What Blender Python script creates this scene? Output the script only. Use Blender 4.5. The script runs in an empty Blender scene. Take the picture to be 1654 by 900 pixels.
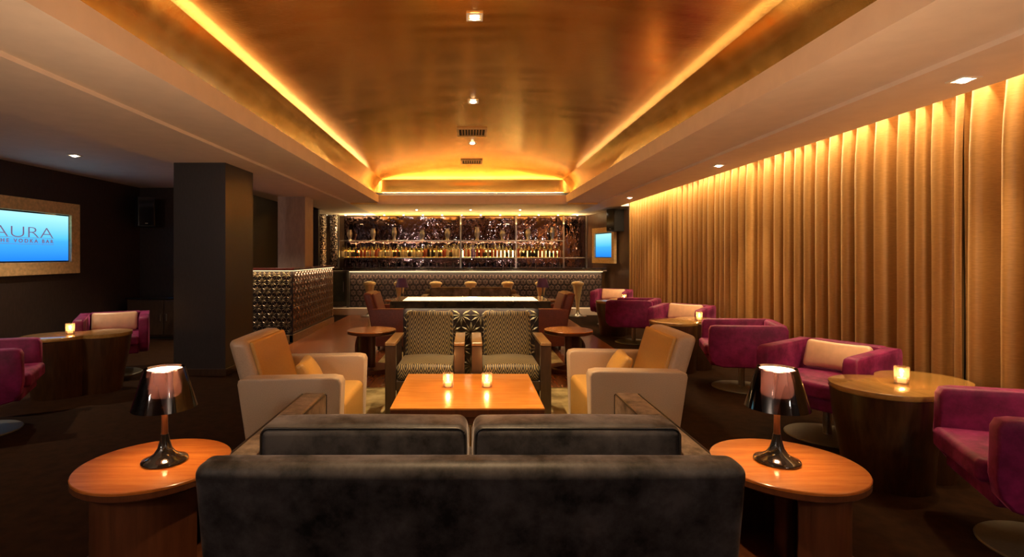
import bpy, bmesh, math, random
from mathutils import Vector, Matrix
random.seed(7)
C = bpy.context.scene.collection
SC = bpy.context.scene
PI = math.pi
# ---------------------------------------------------------------- camera / world / exposure
cam = bpy.data.cameras.new('camera'); camo = bpy.data.objects.new('camera', cam); C.objects.link(camo)
camo.location = (0, 0, 1.4); camo.rotation_euler = (PI/2, 0, 0)
cam.sensor_width = 36.0; cam.lens = 860/1654*36.0
cam.shift_x = (827-760)/1654; cam.shift_y = -(450-412)/1654
cam.clip_start = 0.05
SC.camera = camo
w = bpy.data.worlds.new('world'); SC.world = w; w.use_nodes = True
w.node_tree.nodes['Background'].inputs[0].default_value = (0.010, 0.008, 0.006, 1)
SC.view_settings.view_transform = 'Standard'; SC.view_settings.look = 'None'
SC.view_settings.exposure = 0.15; SC.view_settings.gamma = 1.0
SC.view_settings.use_curve_mapping = False
COL_LED = (1.0, 0.68, 0.34); COL_DOWN = (1.0, 0.66, 0.34); COL_NEUT = (1.0, 0.86, 0.74)
P_COVE_L, P_COVE_R, P_COVE_END = 50, 22, 60
P_CURTAIN = 190
P_VAULT_SPOT, P_SOFFIT_SPOT, P_BAR_SPOT = 380, 50, 34
P_REAR_FILL = 55
P_UP_FILL = 90
P_LAMP, P_CANDLE = 70, 2.2

def lamp_area(name, loc, rot, sx, sy, power, col, parent=None, spread=PI):
    l = bpy.data.lights.new(name, 'AREA'); l.shape = 'RECTANGLE'; l.size = sx; l.size_y = sy
    l.energy = power; l.color = col; l.spread = spread
    o = bpy.data.objects.new(name, l); C.objects.link(o); o.location = loc; o.rotation_euler = rot
    if parent: o.parent = parent
    return o
def lamp_spot(name, loc, rot, power, col, angle=75, blend=0.7, parent=None, size=0.04):
    l = bpy.data.lights.new(name, 'SPOT'); l.energy = power; l.color = col
    l.spot_size = math.radians(angle); l.spot_blend = blend; l.shadow_soft_size = size
    o = bpy.data.objects.new(name, l); C.objects.link(o); o.location = loc; o.rotation_euler = rot
    if parent: o.parent = parent
    return o
def lamp_point(name, loc, power, col, parent=None, size=0.02):
    l = bpy.data.lights.new(name, 'POINT'); l.energy = power; l.color = col; l.shadow_soft_size = size
    o = bpy.data.objects.new(name, l); C.objects.link(o); o.location = loc
    if parent: o.parent = parent
    return o
# LED strips of the room: ceiling cove and curtain slot
lamp_area('cove_light', (-1.99, 4.9, 2.605), (0, math.radians(122), 0), 0.03, 12.2, P_COVE_L, COL_LED)
lamp_area('cove_light', (2.07, 4.9, 2.605), (0, -math.radians(122), 0), 0.03, 12.2, P_COVE_R, COL_LED)
lamp_area('cove_light', (0.04, 11.27, 2.605), (PI-0.4, 0, 0), 3.9, 0.03, P_COVE_END, COL_LED)
lamp_area('curtain_light', (3.39, 5.6, 2.74), (0, math.radians(-3), 0), 0.04, 12.0, P_CURTAIN, (1.0, 0.70, 0.36))

# ---------------------------------------------------------------- materials
def mat(name):
    m = bpy.data.materials.new(name); m.use_nodes = True
    return m, m.node_tree, m.node_tree.nodes['Principled BSDF']
def N(nt, t, **k):
    n = nt.nodes.new(t)
    for a, b in k.items(): setattr(n, a, b)
    return n
def ramp(nt, fac, stops):
    r = N(nt, 'ShaderNodeValToRGB'); nt.links.new(fac, r.inputs[0])
    els = r.color_ramp.elements
    while len(els) < len(stops): els.new(0.5)
    for e, (p, c) in zip(els, stops): e.position = p; e.color = (*c, 1)
    return r.outputs[0]
def coords(nt, scale=(1, 1, 1), rot=(0, 0, 0), out='Object'):
    tc = N(nt, 'ShaderNodeTexCoord'); mp = N(nt, 'ShaderNodeMapping')
    nt.links.new(tc.outputs[out], mp.inputs[0]); mp.inputs['Scale'].default_value = scale
    mp.inputs['Rotation'].default_value = rot
    return mp.outputs[0]
def noise(nt, vec, scale, detail=4, rough=0.55):
    n = N(nt, 'ShaderNodeTexNoise'); nt.links.new(vec, n.inputs['Vector'])
    n.inputs['Scale'].default_value = scale; n.inputs['Detail'].default_value = detail
    n.inputs['Roughness'].default_value = rough
    return n.outputs['Fac']
def bump(nt, b, h, strength, dist=0.01):
    n = N(nt, 'ShaderNodeBump'); nt.links.new(h, n.inputs['Height'])
    n.inputs['Strength'].default_value = strength; n.inputs['Distance'].default_value = dist
    nt.links.new(n.outputs[0], b.inputs['Normal'])
def simple(name, col, rough=0.5, metal=0.0, ns=30, var=0.15, bs=0.1, coat=0, sheen=0, sheen_col=None, stretch=(1, 1, 1), spec=None):
    m, nt, b = mat(name)
    v = coords(nt, stretch); f = noise(nt, v, ns)
    lo = tuple(c*(1-var) for c in col); hi = tuple(min(1, c*(1+var)) for c in col)
    nt.links.new(ramp(nt, f, [(0.3, lo), (0.7, hi)]), b.inputs['Base Color'])
    b.inputs['Roughness'].default_value = rough; b.inputs['Metallic'].default_value = metal
    if coat: b.inputs['Coat Weight'].default_value = coat; b.inputs['Coat Roughness'].default_value = 0.08
    if sheen:
        b.inputs['Sheen Weight'].default_value = sheen; b.inputs['Sheen Roughness'].default_value = 0.35
        b.inputs['Sheen Tint'].default_value = (*(sheen_col or (1, 1, 1)), 1)
    if spec is not None: b.inputs['Specular IOR Level'].default_value = spec
    if bs: bump(nt, b, f, bs)
    return m
def wood(name, c1, c2, rough=0.3, coat=0.5, scale=(1.2, 14, 14), ns=3.0):
    m, nt, b = mat(name)
    v = coords(nt, scale); f = noise(nt, v, ns, 6, 0.6)
    nt.links.new(ramp(nt, f, [(0.25, c1), (0.5, tuple((p+q)/2 for p, q in zip(c1, c2))), (0.75, c2)]), b.inputs['Base Color'])
    b.inputs['Roughness'].default_value = rough
    b.inputs['Coat Weight'].default_value = coat; b.inputs['Coat Roughness'].default_value = 0.12
    bump(nt, b, f, 0.06)
    return m
def emis(name, col, s):
    m, nt, b = mat(name)
    b.inputs['Base Color'].default_value = (*col, 1)
    b.inputs['Emission Color'].default_value = (*col, 1); b.inputs['Emission Strength'].default_value = s
    return m
def thin_glass(name, tint, gloss=0.08, rough=0.03):
    m = bpy.data.materials.new(name); m.use_nodes = True; nt = m.node_tree; nt.nodes.clear()
    o = N(nt, 'ShaderNodeOutputMaterial'); t = N(nt, 'ShaderNodeBsdfTransparent'); g = N(nt, 'ShaderNodeBsdfGlossy')
    mx = N(nt, 'ShaderNodeMixShader'); fr = N(nt, 'ShaderNodeLayerWeight'); fr.inputs['Blend'].default_value = 0.35
    ma = N(nt, 'ShaderNodeMath', operation='MULTIPLY_ADD')
    t.inputs[0].default_value = (*tint, 1); g.inputs['Roughness'].default_value = rough
    nt.links.new(fr.outputs['Fresnel'], ma.inputs[0]); ma.inputs[1].default_value = 0.8; ma.inputs[2].default_value = gloss
    nt.links.new(ma.outputs[0], mx.inputs[0]); nt.links.new(t.outputs[0], mx.inputs[1]); nt.links.new(g.outputs[0], mx.inputs[2])
    nt.links.new(mx.outputs[0], o.inputs[0])
    return m
def bglass(name, c, tr_=0.12):
    c = tuple(x**.22 for x in c); m = thin_glass(name, c, 0.02, 0.15); nt = m.node_tree
    mxs = [n for n in nt.nodes if n.type == 'MIX_SHADER'][0]; tr = [n for n in nt.nodes if n.type == 'BSDF_TRANSPARENT'][0]
    d = N(nt, 'ShaderNodeBsdfTranslucent'); d.inputs[0].default_value = (*c, 1); k = N(nt, 'ShaderNodeMixShader'); k.inputs[0].default_value = tr_
    nt.links.new(tr.outputs[0], k.inputs[1]); nt.links.new(d.outputs[0], k.inputs[2]); nt.links.new(k.outputs[0], mxs.inputs[1])
    return m
M = {}
M['cream'] = simple('cream_plaster', (0.80, 0.69, 0.62), 0.75, ns=6, var=0.04, bs=0.02)
M['dark_wall'] = simple('dark_aubergine_wall', (0.032, 0.020, 0.018), 0.55, ns=40, var=0.25, stretch=(1, 1, .3), bs=0.1)
M['brown_wall'] = simple('brown_wall', (0.10, 0.055, 0.035), 0.35, ns=20, var=0.25, stretch=(1, 1, .3), bs=0.08)
M['column'] = simple('dark_column', (0.030, 0.025, 0.026), 0.45, ns=60, var=0.2, stretch=(3, 3, .25), bs=0.1)
M['taupe'] = simple('taupe_column', (0.42, 0.31, 0.25), 0.5, ns=30, var=0.12, stretch=(1, 1, .3), bs=0.08)
M['yellow_lit_cream'] = simple('yellow_lit_cream', (0.90, 0.56, 0.15), 0.45, 0.35, ns=9, var=0.1, bs=0.08)  # cream ceiling over the bar, yellow light put into its colour
# gold-leaf vault
m, nt, b = mat('gold_leaf'); M['gold_leaf'] = m
v = coords(nt, (0.6, 3.0, 3.0)); f1 = noise(nt, v, 2.2, 4, 0.5)
v2 = coords(nt, (2.5, 14, 14)); f2 = noise(nt, v2, 6, 3, 0.6)
mx = N(nt, 'ShaderNodeMath', operation='ADD'); nt.links.new(f1, mx.inputs[0]); nt.links.new(f2, mx.inputs[1])
hf = N(nt, 'ShaderNodeMath', operation='MULTIPLY'); nt.links.new(f1, hf.inputs[0]); hf.inputs[1].default_value = 1.0
nt.links.new(ramp(nt, hf.outputs[0], [(0.30, (0.86, 0.48, 0.12)), (0.5, (0.92, 0.55, 0.155)), (0.7, (0.95, 0.60, 0.19))]), b.inputs['Base Color'])
b.inputs['Metallic'].default_value = 0.93
r_ = N(nt, 'ShaderNodeMapRange'); nt.links.new(f1, r_.inputs[0]); r_.inputs[1].default_value = .3; r_.inputs[2].default_value = .7
r_.inputs[3].default_value = 0.15; r_.inputs[4].default_value = 0.22; nt.links.new(r_.outputs[0], b.inputs['Roughness'])
bump(nt, b, f2, 0.10, 0.006)
# floor: polished reddish wood
m, nt, b = mat('polished_floor'); M['floor'] = m
v = coords(nt, (1, 1, 1), (0, 0, PI/2)); br = N(nt, 'ShaderNodeTexBrick'); nt.links.new(v, br.inputs[0])
br.inputs['Color1'].default_value = (0.36, 0.115, 0.036, 1); br.inputs['Color2'].default_value = (0.29, 0.085, 0.028, 1)
br.inputs['Mortar'].default_value = (0.02, 0.008, 0.004, 1); br.inputs['Scale'].default_value = 1.0
br.inputs['Mortar Size'].default_value = 0.002; br.inputs['Brick Width'].default_value = 1.2; br.inputs['Row Height'].default_value = 0.12
f = noise(nt, coords(nt, (10, 1, 1)), 4, 5)
mm = N(nt, 'ShaderNodeMix', data_type='RGBA', blend_type='MULTIPLY'); mm.inputs['Factor'].default_value = 0.6
nt.links.new(br.outputs[0], mm.inputs['A']); nt.links.new(ramp(nt, f, [(0.3, (0.5, 0.5, 0.5)), (0.7, (1, 1, 1))]), mm.inputs['B'])
nt.links.new(mm.outputs['Result'], b.inputs['Base Color']); b.inputs['Roughness'].default_value = 0.24
b.inputs['Coat Weight'].default_value = 0.1; b.inputs['Coat Roughness'].default_value = 0.18
M['carpet'] = simple('dark_brown_carpet', (0.024, 0.010, 0.004), 0.8, ns=12, var=0.3, bs=0.15, spec=0.06)
# rug
m, nt, b = mat('gold_green_rug'); M['rug'] = m
f = noise(nt, coords(nt), 3.2, 5, 0.6); g = noise(nt, coords(nt), 220, 2)
nt.links.new(ramp(nt, f, [(0.38, (0.20, 0.15, 0.055)), (0.55, (0.42, 0.34, 0.15)), (0.7, (0.60, 0.50, 0.27))]), b.inputs['Base Color'])
b.inputs['Roughness'].default_value = 0.95; bump(nt, b, g, 0.5, 0.01)
# curtain satin
m, nt, b = mat('gold_curtain_satin'); M['curtain'] = m
f = noise(nt, coords(nt, (8, 8, 60)), 3, 3)
nt.links.new(ramp(nt, f, [(0.3, (0.40, 0.205, 0.058)), (0.7, (0.52, 0.28, 0.085))]), b.inputs['Base Color'])
b.inputs['Roughness'].default_value = 0.42; b.inputs['Sheen Weight'].default_value = 0.4
b.inputs['Sheen Tint'].default_value = (1, .75, .4, 1); bump(nt, b, f, 0.05)
def velvet(name, c, sheen, tint, patch=2.5, rough=0.5, amt=0.55):
    m, nt, b = mat(name)
    f = noise(nt, coords(nt), patch*3, 8, 0.72)
    nt.links.new(ramp(nt, f, [(0.36, tuple(x*(1-amt) for x in c)), (0.64, tuple(min(1, x*(1+amt)) for x in c))]), b.inputs['Base Color'])
    b.inputs['Roughness'].default_value = rough; b.inputs['Sheen Weight'].default_value = sheen
    b.inputs['Sheen Roughness'].default_value = 0.4; b.inputs['Sheen Tint'].default_value = (*tint, 1)
    sr = ramp(nt, f, [(0.40, (sheen*.12,)*3), (0.62, (sheen,)*3)]); nt.links.new(sr, b.inputs['Sheen Weight'])
    b.inputs['Specular IOR Level'].default_value = 0.25
    bump(nt, b, f, 0.15); return m
M['sofa_velvet'] = velvet('charcoal_velvet', (0.026, 0.023, 0.024), 0.9, (0.55, 0.50, 0.50), patch=1.6, amt=0.9)
M['sofa_top'] = velvet('taupe_velvet', (0.16, 0.12, 0.09), 0.5, (0.9, 0.7, 0.5))
M['piping'] = simple('black_piping', (0.012, 0.010, 0.010), 0.4)
M['purple'] = velvet('magenta_velvet', (0.17, 0.010, 0.070), 0.7, (0.9, 0.2, 0.5), amt=0.35)
M['dark_red_leather'] = simple('dark_red_leather', (0.20, 0.055, 0.035), 0.42, ns=60, var=0.2)
M['beige_leather'] = simple('beige_satin_upholstery', (0.52, 0.40, 0.28), 0.36, ns=150, var=0.08, bs=0.06, sheen=0.3, sheen_col=(1, .9, .8))
M['tan_leather'] = simple('tan_satin_upholstery', (0.60, 0.35, 0.09), 0.36, ns=120, var=0.08, bs=0.06)
M['pillow'] = simple('pink_gold_satin', (0.78, 0.50, 0.32), 0.32, ns=12, var=0.1, bs=0.15, sheen=0.3)
M['cherry'] = wood('cherry_wood_top', (0.36, 0.095, 0.018), (0.58, 0.20, 0.038), 0.26, 0.45)
M['table_wood'] = wood('golden_wood_top', (0.50, 0.165, 0.022), (0.72, 0.29, 0.045), 0.24, 0.5)
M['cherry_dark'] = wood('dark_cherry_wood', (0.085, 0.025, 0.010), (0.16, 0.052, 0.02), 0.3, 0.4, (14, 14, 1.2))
M['drum_wood'] = wood('walnut_drum', (0.032, 0.014, 0.006), (0.085, 0.038, 0.014), 0.3, 0.4, (14, 14, 1.2))
M['drum_top'] = wood('olive_walnut_top', (0.26, 0.14, 0.035), (0.44, 0.25, 0.07), 0.2, 0.6, (10, 1.5, 10))
M['espresso'] = wood('espresso_wood', (0.030, 0.016, 0.010), (0.065, 0.034, 0.018), 0.32, 0.4, (10, 10, 2))
M['arm_wood'] = wood('worn_gold_wood', (0.20, 0.12, 0.045), (0.34, 0.21, 0.09), 0.3, 0.4, (10, 2, 10))
M['black_gloss'] = simple('black_gloss', (0.008, 0.007, 0.008), 0.08, ns=10, var=0.1, bs=0.0, coat=1)
M['black_matte'] = simple('black_matte', (0.010, 0.009, 0.010), 0.6)
M['chrome'] = simple('brushed_steel', (0.55, 0.50, 0.44), 0.28, 1.0, ns=90, var=0.08, bs=0.03)
M['disc_steel'] = simple('dull_steel_disc', (0.16, 0.15, 0.12), 0.5, 0.6, ns=60, var=0.1, bs=0.03)
M['stool'] = simple('champagne_stool', (0.80, 0.60, 0.30), 0.33, 0.55, ns=60, var=0.1, bs=0.03)
M['gold_frame'] = simple('gold_leaf_frame', (0.78, 0.54, 0.26), 0.45, 0.15, ns=25, var=0.2, bs=0.15)
M['petal'] = simple('champagne_petal', (0.22, 0.17, 0.10), 0.3, 0.3, ns=40, var=0.15, bs=0)
M['petal_bar'] = simple('mauve_gold_petal', (0.20, 0.13, 0.11), 0.32, 0.3, ns=40, var=0.2, bs=0)
M['panel_dark'] = simple('dark_plum_panel', (0.022, 0.014, 0.016), 0.4, ns=30, var=0.2, bs=0)
M['stone'] = simple('dark_stone_top', (0.030, 0.022, 0.016), 0.12, ns=8, var=0.4, bs=0, coat=0.6)
M['mahogany_rim'] = simple('mahogany_ledge', (0.14, 0.03, 0.022), 0.25, ns=20, coat=.4)
M['white_paint'] = simple('white_metal', (0.75, 0.68, 0.58), 0.4)
M['led'] = emis('led_strip', (1.0, 0.78, 0.42), 1.6)
M['panel_light'] = emis('luminous_inset', (1.0, 0.86, 0.50), 1.0)
M['shelf_glow'] = emis('shelf_glow', (1.0, 0.62, 0.16), 6)
M['shelf_glow_hot'] = emis('shelf_glow_hot', (1.0, 0.74, 0.28), 10.0)
M['lens'] = emis('downlight_lens', (1.0, 0.88, 0.66), 14.0)
M['flame'] = emis('flame', (1.0, 0.62, 0.25), 30.0)
M['bulb'] = emis('bulb', (1.0, 0.72, 0.45), 60.0)
M['wax'] = emis('candle_wax', (1.0, 0.62, 0.32), 0.7)
M['holder'] = bglass('amber_glass_holder', (0.92, 0.50, 0.22), 0.10)
M['shade_glass'] = thin_glass('smoked_black_glass', (0.24, 0.20, 0.22), 0.05, 0.03)
M['shade_purple'] = simple('purple_shade', (0.13, 0.06, 0.22), 0.35, ns=10)
M['clear_glass'] = thin_glass('clear_glass', (0.93, 0.93, 0.92), 0.08, 0.03)
M['grille'] = simple('vent_slat', (0.60, 0.42, 0.20), 0.4, 0.3)
M['fridge_glass'] = simple('cooler_glass', (0.10, 0.12, 0.09), 0.15, ns=8, bs=0)
M['grey_metal'] = simple('grey_metal', (0.20, 0.18, 0.15), 0.35, 0.7)
# translucent inner diffuser of the lamps
m = bpy.data.materials.new('lamp_diffuser'); m.use_nodes = True; nt = m.node_tree; nt.nodes.clear(); M['diffuser'] = m
o = N(nt, 'ShaderNodeOutputMaterial'); t = N(nt, 'ShaderNodeBsdfTranslucent'); d = N(nt, 'ShaderNodeBsdfDiffuse'); mx = N(nt, 'ShaderNodeMixShader')
t.inputs[0].default_value = (0.95, 0.75, 0.66, 1); d.inputs[0].default_value = (0.9, 0.75, 0.68, 1); mx.inputs[0].default_value = 0.4
nt.links.new(t.outputs[0], mx.inputs[1]); nt.links.new(d.outputs[0], mx.inputs[2]); nt.links.new(mx.outputs[0], o.inputs[0])
# chevron fabric
m, nt, b = mat('chevron_fabric'); M['chevron'] = m
sp = N(nt, 'ShaderNodeSeparateXYZ'); tc = N(nt, 'ShaderNodeTexCoord'); nt.links.new(tc.outputs['Object'], sp.inputs[0])
pp = N(nt, 'ShaderNodeMath', operation='PINGPONG'); nt.links.new(sp.outputs[0], pp.inputs[0]); pp.inputs[1].default_value = 0.033
a1 = N(nt, 'ShaderNodeMath', operation='MULTIPLY'); nt.links.new(pp.outputs[0], a1.inputs[0]); a1.inputs[1].default_value = 1.9
yz = N(nt, 'ShaderNodeMath', operation='SUBTRACT'); nt.links.new(sp.outputs[2], yz.inputs[0]); nt.links.new(sp.outputs[1], yz.inputs[1])
ad = N(nt, 'ShaderNodeMath', operation='ADD'); nt.links.new(a1.outputs[0], ad.inputs[0]); nt.links.new(yz.outputs[0], ad.inputs[1])
p2 = N(nt, 'ShaderNodeMath', operation='PINGPONG'); nt.links.new(ad.outputs[0], p2.inputs[0]); p2.inputs[1].default_value = 0.0165
s2 = N(nt, 'ShaderNodeMath', operation='DIVIDE'); nt.links.new(p2.outputs[0], s2.inputs[0]); s2.inputs[1].default_value = 0.0165
nt.links.new(ramp(nt, s2.outputs[0], [(0.54, (0.012, 0.010, 0.007)), (0.64, (0.31, 0.24, 0.09))]), b.inputs['Base Color'])
b.inputs['Roughness'].default_value = 0.5; b.inputs['Sheen Weight'].default_value = 0.2
# bar mirror (smoky, warped)
m, nt, b = mat('smoked_mirror'); M['mirror'] = m
b.inputs['Base Color'].default_value = (0.24, 0.155, 0.165, 1); b.inputs['Metallic'].default_value = 1.0; b.inputs['Roughness'].default_value = 0.06
f = noise(nt, coords(nt, (1, 1, 0.6)), 3.5, 3); bump(nt, b, f, 0.28, 0.10)
# mosaic tiles
m, nt, b = mat('silver_mosaic'); M['mosaic'] = m
vo = N(nt, 'ShaderNodeTexVoronoi'); nt.links.new(coords(nt), vo.inputs['Vector']); vo.inputs['Scale'].default_value = 34
nt.links.new(ramp(nt, vo.outputs['Color'], [(0.2, (0.06, 0.04, 0.06)), (0.8, (0.75, 0.65, 0.6))]), b.inputs['Base Color'])
b.inputs['Metallic'].default_value = 0.9; b.inputs['Roughness'].default_value = 0.2; bump(nt, b, vo.outputs['Distance'], 0.8, 0.02)
# screen picture: pale cyan at the top to blue at the bottom
def screen_mat(name, s, half):
    m = bpy.data.materials.new(name); m.use_nodes = True; nt = m.node_tree; nt.nodes.clear()
    o = N(nt, 'ShaderNodeOutputMaterial'); e = N(nt, 'ShaderNodeEmission'); tc = N(nt, 'ShaderNodeTexCoord'); sp = N(nt, 'ShaderNodeSeparateXYZ')
    mr = N(nt, 'ShaderNodeMapRange'); nt.links.new(tc.outputs['Object'], sp.inputs[0]); nt.links.new(sp.outputs[2], mr.inputs[0])
    mr.inputs[1].default_value = -half; mr.inputs[2].default_value = half
    c = ramp(nt, mr.outputs[0], [(0.0, (0.015, 0.22, 0.85)), (0.42, (0.06, 0.42, 0.95)), (0.5, (0.10, 0.55, 0.9)), (1.0, (0.42, 0.88, 0.95))])
    nt.links.new(c, e.inputs[0]); e.inputs[1].default_value = s; nt.links.new(e.outputs[0], o.inputs[0]); return m

# ---------------------------------------------------------------- mesh helpers
def link_mesh(name, bm, m, parent=None, smooth=False, loc=(0, 0, 0), rot=(0, 0, 0)):
    me = bpy.data.meshes.new(name)
    bmesh.ops.recalc_face_normals(bm, faces=bm.faces[:])
    bm.to_mesh(me); bm.free()
    for mm_ in (m if isinstance(m, (list, tuple)) else [m]): me.materials.append(mm_)
    if smooth:
        for p in me.polygons: p.use_smooth = True
        if hasattr(me, 'set_sharp_from_angle'): me.set_sharp_from_angle(angle=math.radians(smooth if smooth is not True else 40))
    o = bpy.data.objects.new(name, me); C.objects.link(o); o.location = loc; o.rotation_euler = rot
    if parent: o.parent = parent
    return o
def add_box(bm, x0, x1, y0, y1, z0, z1, bev=0):
    r = bmesh.ops.create_cube(bm, size=1)['verts']
    for v in r: v.co = Vector(((x0+x1)/2+v.co.x*(x1-x0), (y0+y1)/2+v.co.y*(y1-y0), (z0+z1)/2+v.co.z*(z1-z0)))
    if bev:
        es = list({e for v in r for e in v.link_edges})
        bmesh.ops.bevel(bm, geom=es, offset=bev, segments=3, affect='EDGES', profile=0.5)
    return bm
def box(x0, x1, y0, y1, z0, z1, bev=0):
    return add_box(bmesh.new(), x0, x1, y0, y1, z0, z1, bev)
def lathe(prof, seg=32, bm=None, loc=(0, 0, 0)):
    bm = bm or bmesh.new(); rings = []
    for r, z in prof:
        if r < 1e-5: rings.append([bm.verts.new((loc[0], loc[1], loc[2]+z))])
        else: rings.append([bm.verts.new((loc[0]+r*math.cos(2*PI*i/seg), loc[1]+r*math.sin(2*PI*i/seg), loc[2]+z)) for i in range(seg)])
    for a, b_ in zip(rings, rings[1:]):
        for i in range(seg):
            j = (i+1) % seg
            vs = [a[i % len(a)], a[j % len(a)], b_[j % len(b_)], b_[i % len(b_)]]
            u = []
            for v in vs:
                if v not in u: u.append(v)
            if len(u) > 2: bm.faces.new(u)
    return bm
def softbox(sx, sy, sz, r, puff=(0, 0, 0), cen=(0, 0, 0), m=6, k=4, bm=None, fn=None):
    """rounded, slightly puffed upholstery block, full sizes sx, sy, sz"""
    bm = bm or bmesh.new(); h = (sx/2, sy/2, sz/2)
    r = min(r, min(h)*0.98)
    ax = []
    for a in range(3):
        inn = h[a]-r
        l = [inn*(-1+2*i/m) for i in range(m+1)]
        e = [inn+r*math.tan(PI/4*(i+1)/k) for i in range(k)]
        ax.append([-q for q in reversed(e)]+l+e)
    n = len(ax[0]); cache = {}
    def V(i, j, l_):
        key = (i, j, l_)
        if key not in cache:
            p = Vector((ax[0][i], ax[1][j], ax[2][l_]))
            c = Vector([max(-(h[a]-r), min(h[a]-r, p[a])) for a in range(3)])
            q = c+(p-c).normalized()*r
            u = [max(-1, min(1, q[a]/h[a])) for a in range(3)]
            for a in range(3):
                if puff[a]:
                    b1, b2 = (a+1) % 3, (a+2) % 3
                    q[a] += puff[a]*u[a]*(1-u[b1]**2)*(1-u[b2]**2)
            q += Vector(cen)
            if fn: q = fn(q)
            cache[key] = bm.verts.new(q)
        return cache[key]
    for i in range(n-1):
        for j in range(n-1):
            for s in (0, n-1):
                bm.faces.new([V(i, j, s), V(i+1, j, s), V(i+1, j+1, s), V(i, j+1, s)])
                bm.faces.new([V(i, s, j), V(i+1, s, j), V(i+1, s, j+1), V(i, s, j+1)])
                bm.faces.new([V(s, i, j), V(s, i+1, j), V(s, i+1, j+1), V(s, i, j+1)])
    return bm
def tube(bm, pts, r, seg=8, closed=False):
    n = len(pts); rings = []
    pts = [Vector(p) for p in pts]
    for i, p in enumerate(pts):
        if closed: d = pts[(i+1) % n]-pts[i-1]
        else: d = pts[min(i+1, n-1)]-pts[max(i-1, 0)]
        d.normalize(); up = Vector((0, 0, 1)) if abs(d.z) < 0.9 else Vector((1, 0, 0))
        a = d.cross(up).normalized(); b_ = d.cross(a)
        rings.append([bm.verts.new(p+r*(math.cos(2*PI*k/seg)*a+math.sin(2*PI*k/seg)*b_)) for k in range(seg)])
    for i in range(n if closed else n-1):
        A, B = rings[i], rings[(i+1) % n]
        for k in range(seg): bm.faces.new([A[k], A[(k+1) % seg], B[(k+1) % seg], B[k]])
    if not closed: bm.faces.new(rings[0]); bm.faces.new(rings[-1])
    return bm
def rrect(hx, hy, r, k=5):
    out = []
    for cx, cy, a0 in ((hx-r, hy-r, 0), (-hx+r, hy-r, 90), (-hx+r, -hy+r, 180), (hx-r, -hy+r, 270)):
        for i in range(k+1):
            a = math.radians(a0+90*i/k); out.append((cx+r*math.cos(a), cy+r*math.sin(a)))
    return out
def prism(poly, axis, a0, a1, bev=0, seg=3, bm=None):
    """extrude a 2-D outline along an axis"""
    bm = bm or bmesh.new()
    def P(u, v, w_): return {'x': (w_, u, v), 'y': (u, w_, v), 'z': (u, v, w_)}[axis]
    A = [bm.verts.new(P(u, v, a0)) for u, v in poly]; B = [bm.verts.new(P(u, v, a1)) for u, v in poly]
    n = len(poly); fs = [bm.faces.new(A), bm.faces.new(B)]
    for i in range(n): fs.append(bm.faces.new([A[i], A[(i+1) % n], B[(i+1) % n], B[i]]))
    if bev:
        es = list({e for f in fs[:2] for e in f.edges})
        bmesh.ops.bevel(bm, geom=es, offset=bev, segments=seg, affect='EDGES', profile=0.5)
    return bm
def thing(name, label, cat, loc=(0, 0, 0), rz=0, group=None):
    o = bpy.data.objects.new(name, None); C.objects.link(o); o.empty_display_size = 0.1
    o.location = loc; o.rotation_euler = (0, 0, rz); o['label'] = label; o['category'] = cat
    if group: o['group'] = group
    return o
def tag(o, label, cat, group=None, kind=None):
    if label: o['label'] = label
    if cat: o['category'] = cat
    if group: o['group'] = group
    if kind: o['kind'] = kind
    return o
def struct(name, bm, m, smooth=False):
    o = link_mesh(name, bm, m, smooth=smooth); o['kind'] = 'structure'; return o
def copy_tree(o, parent=None):
    kids = [c for c in bpy.data.objects if c.parent == o]
    c = o.copy(); C.objects.link(c); c.parent = parent
    for k in kids: copy_tree(k, c)
    return c
def place(root, first, loc, rz, label, group=None):
    o = root if first else copy_tree(root)
    o.location = loc; o.rotation_euler = (0, 0, rz); o['label'] = label
    if group: o['group'] = group
    return o
def face(fx, fy): return math.atan2(fx, -fy)

# ---------------------------------------------------------------- room shell
ZS = 2.47
XL, XR = -1.93, 2.01           # ceiling tray opening
YT0, YT1 = -1.6, 11.2
bm = box(-6.0, 3.9, -2.6, 5.60, -0.1, 0); add_box(bm, -6.0, -2.0, 5.60, 6.6, -0.1, 0); add_box(bm, -6.0, -2.83, 6.6, 14.8, -0.1, 0); add_box(bm, 2.15, 3.9, 5.60, 14.8, -0.1, 0)
struct('floor_carpet', bm, M['carpet'])
bm = box(-2.0, 2.15, 5.60, 6.6, -0.1, 0); add_box(bm, -2.83, 2.15, 6.6, 14.8, -0.1, 0)
struct('floor', bm, M['floor'])
struct('wall_left', box(-6.05, -5.9, -2.6, 9.6, 0, 2.7), M['dark_wall'])
bm = box(-5.9, -4.35, 9.5, 9.65, 0, 2.7); add_box(bm, -4.5, -4.35, 9.65, 12.7, 0, 2.7); struct('wall_alcove', bm, M['dark_wall'])
bm = box(-4.35, -3.6, 12.6, 12.72, 0, 2.7); struct('wall_recess', bm, M['dark_wall'])
struct('wall_back', box(-4.5, 3.5, 14.62, 14.75, 0, 2.7), M['brown_wall'])
bm = box(-4.5, -4.2, 12.72, 14.62, 0, 2.7); struct('wall_bar_left', bm, M['dark_wall'])
bm = prism([(3.46, 11.62), (3.62, 11.62), (3.34, 14.62), (3.16, 14.62)], 'z', 0, 2.7); struct('wall_right', bm, M['brown_wall'])
struct('wall_window_side', box(3.72, 3.86, -2.6, 11.75, 0, 2.9), M['dark_wall'])
bm = box(3.5, 3.72, 11.62, 11.75, 0, 2.9); struct('wall_return', bm, M['brown_wall'])
struct('wall_rear', box(-5.9, 3.86, -2.72, -2.6, 0, 2.9), M['brown_wall'])
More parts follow.
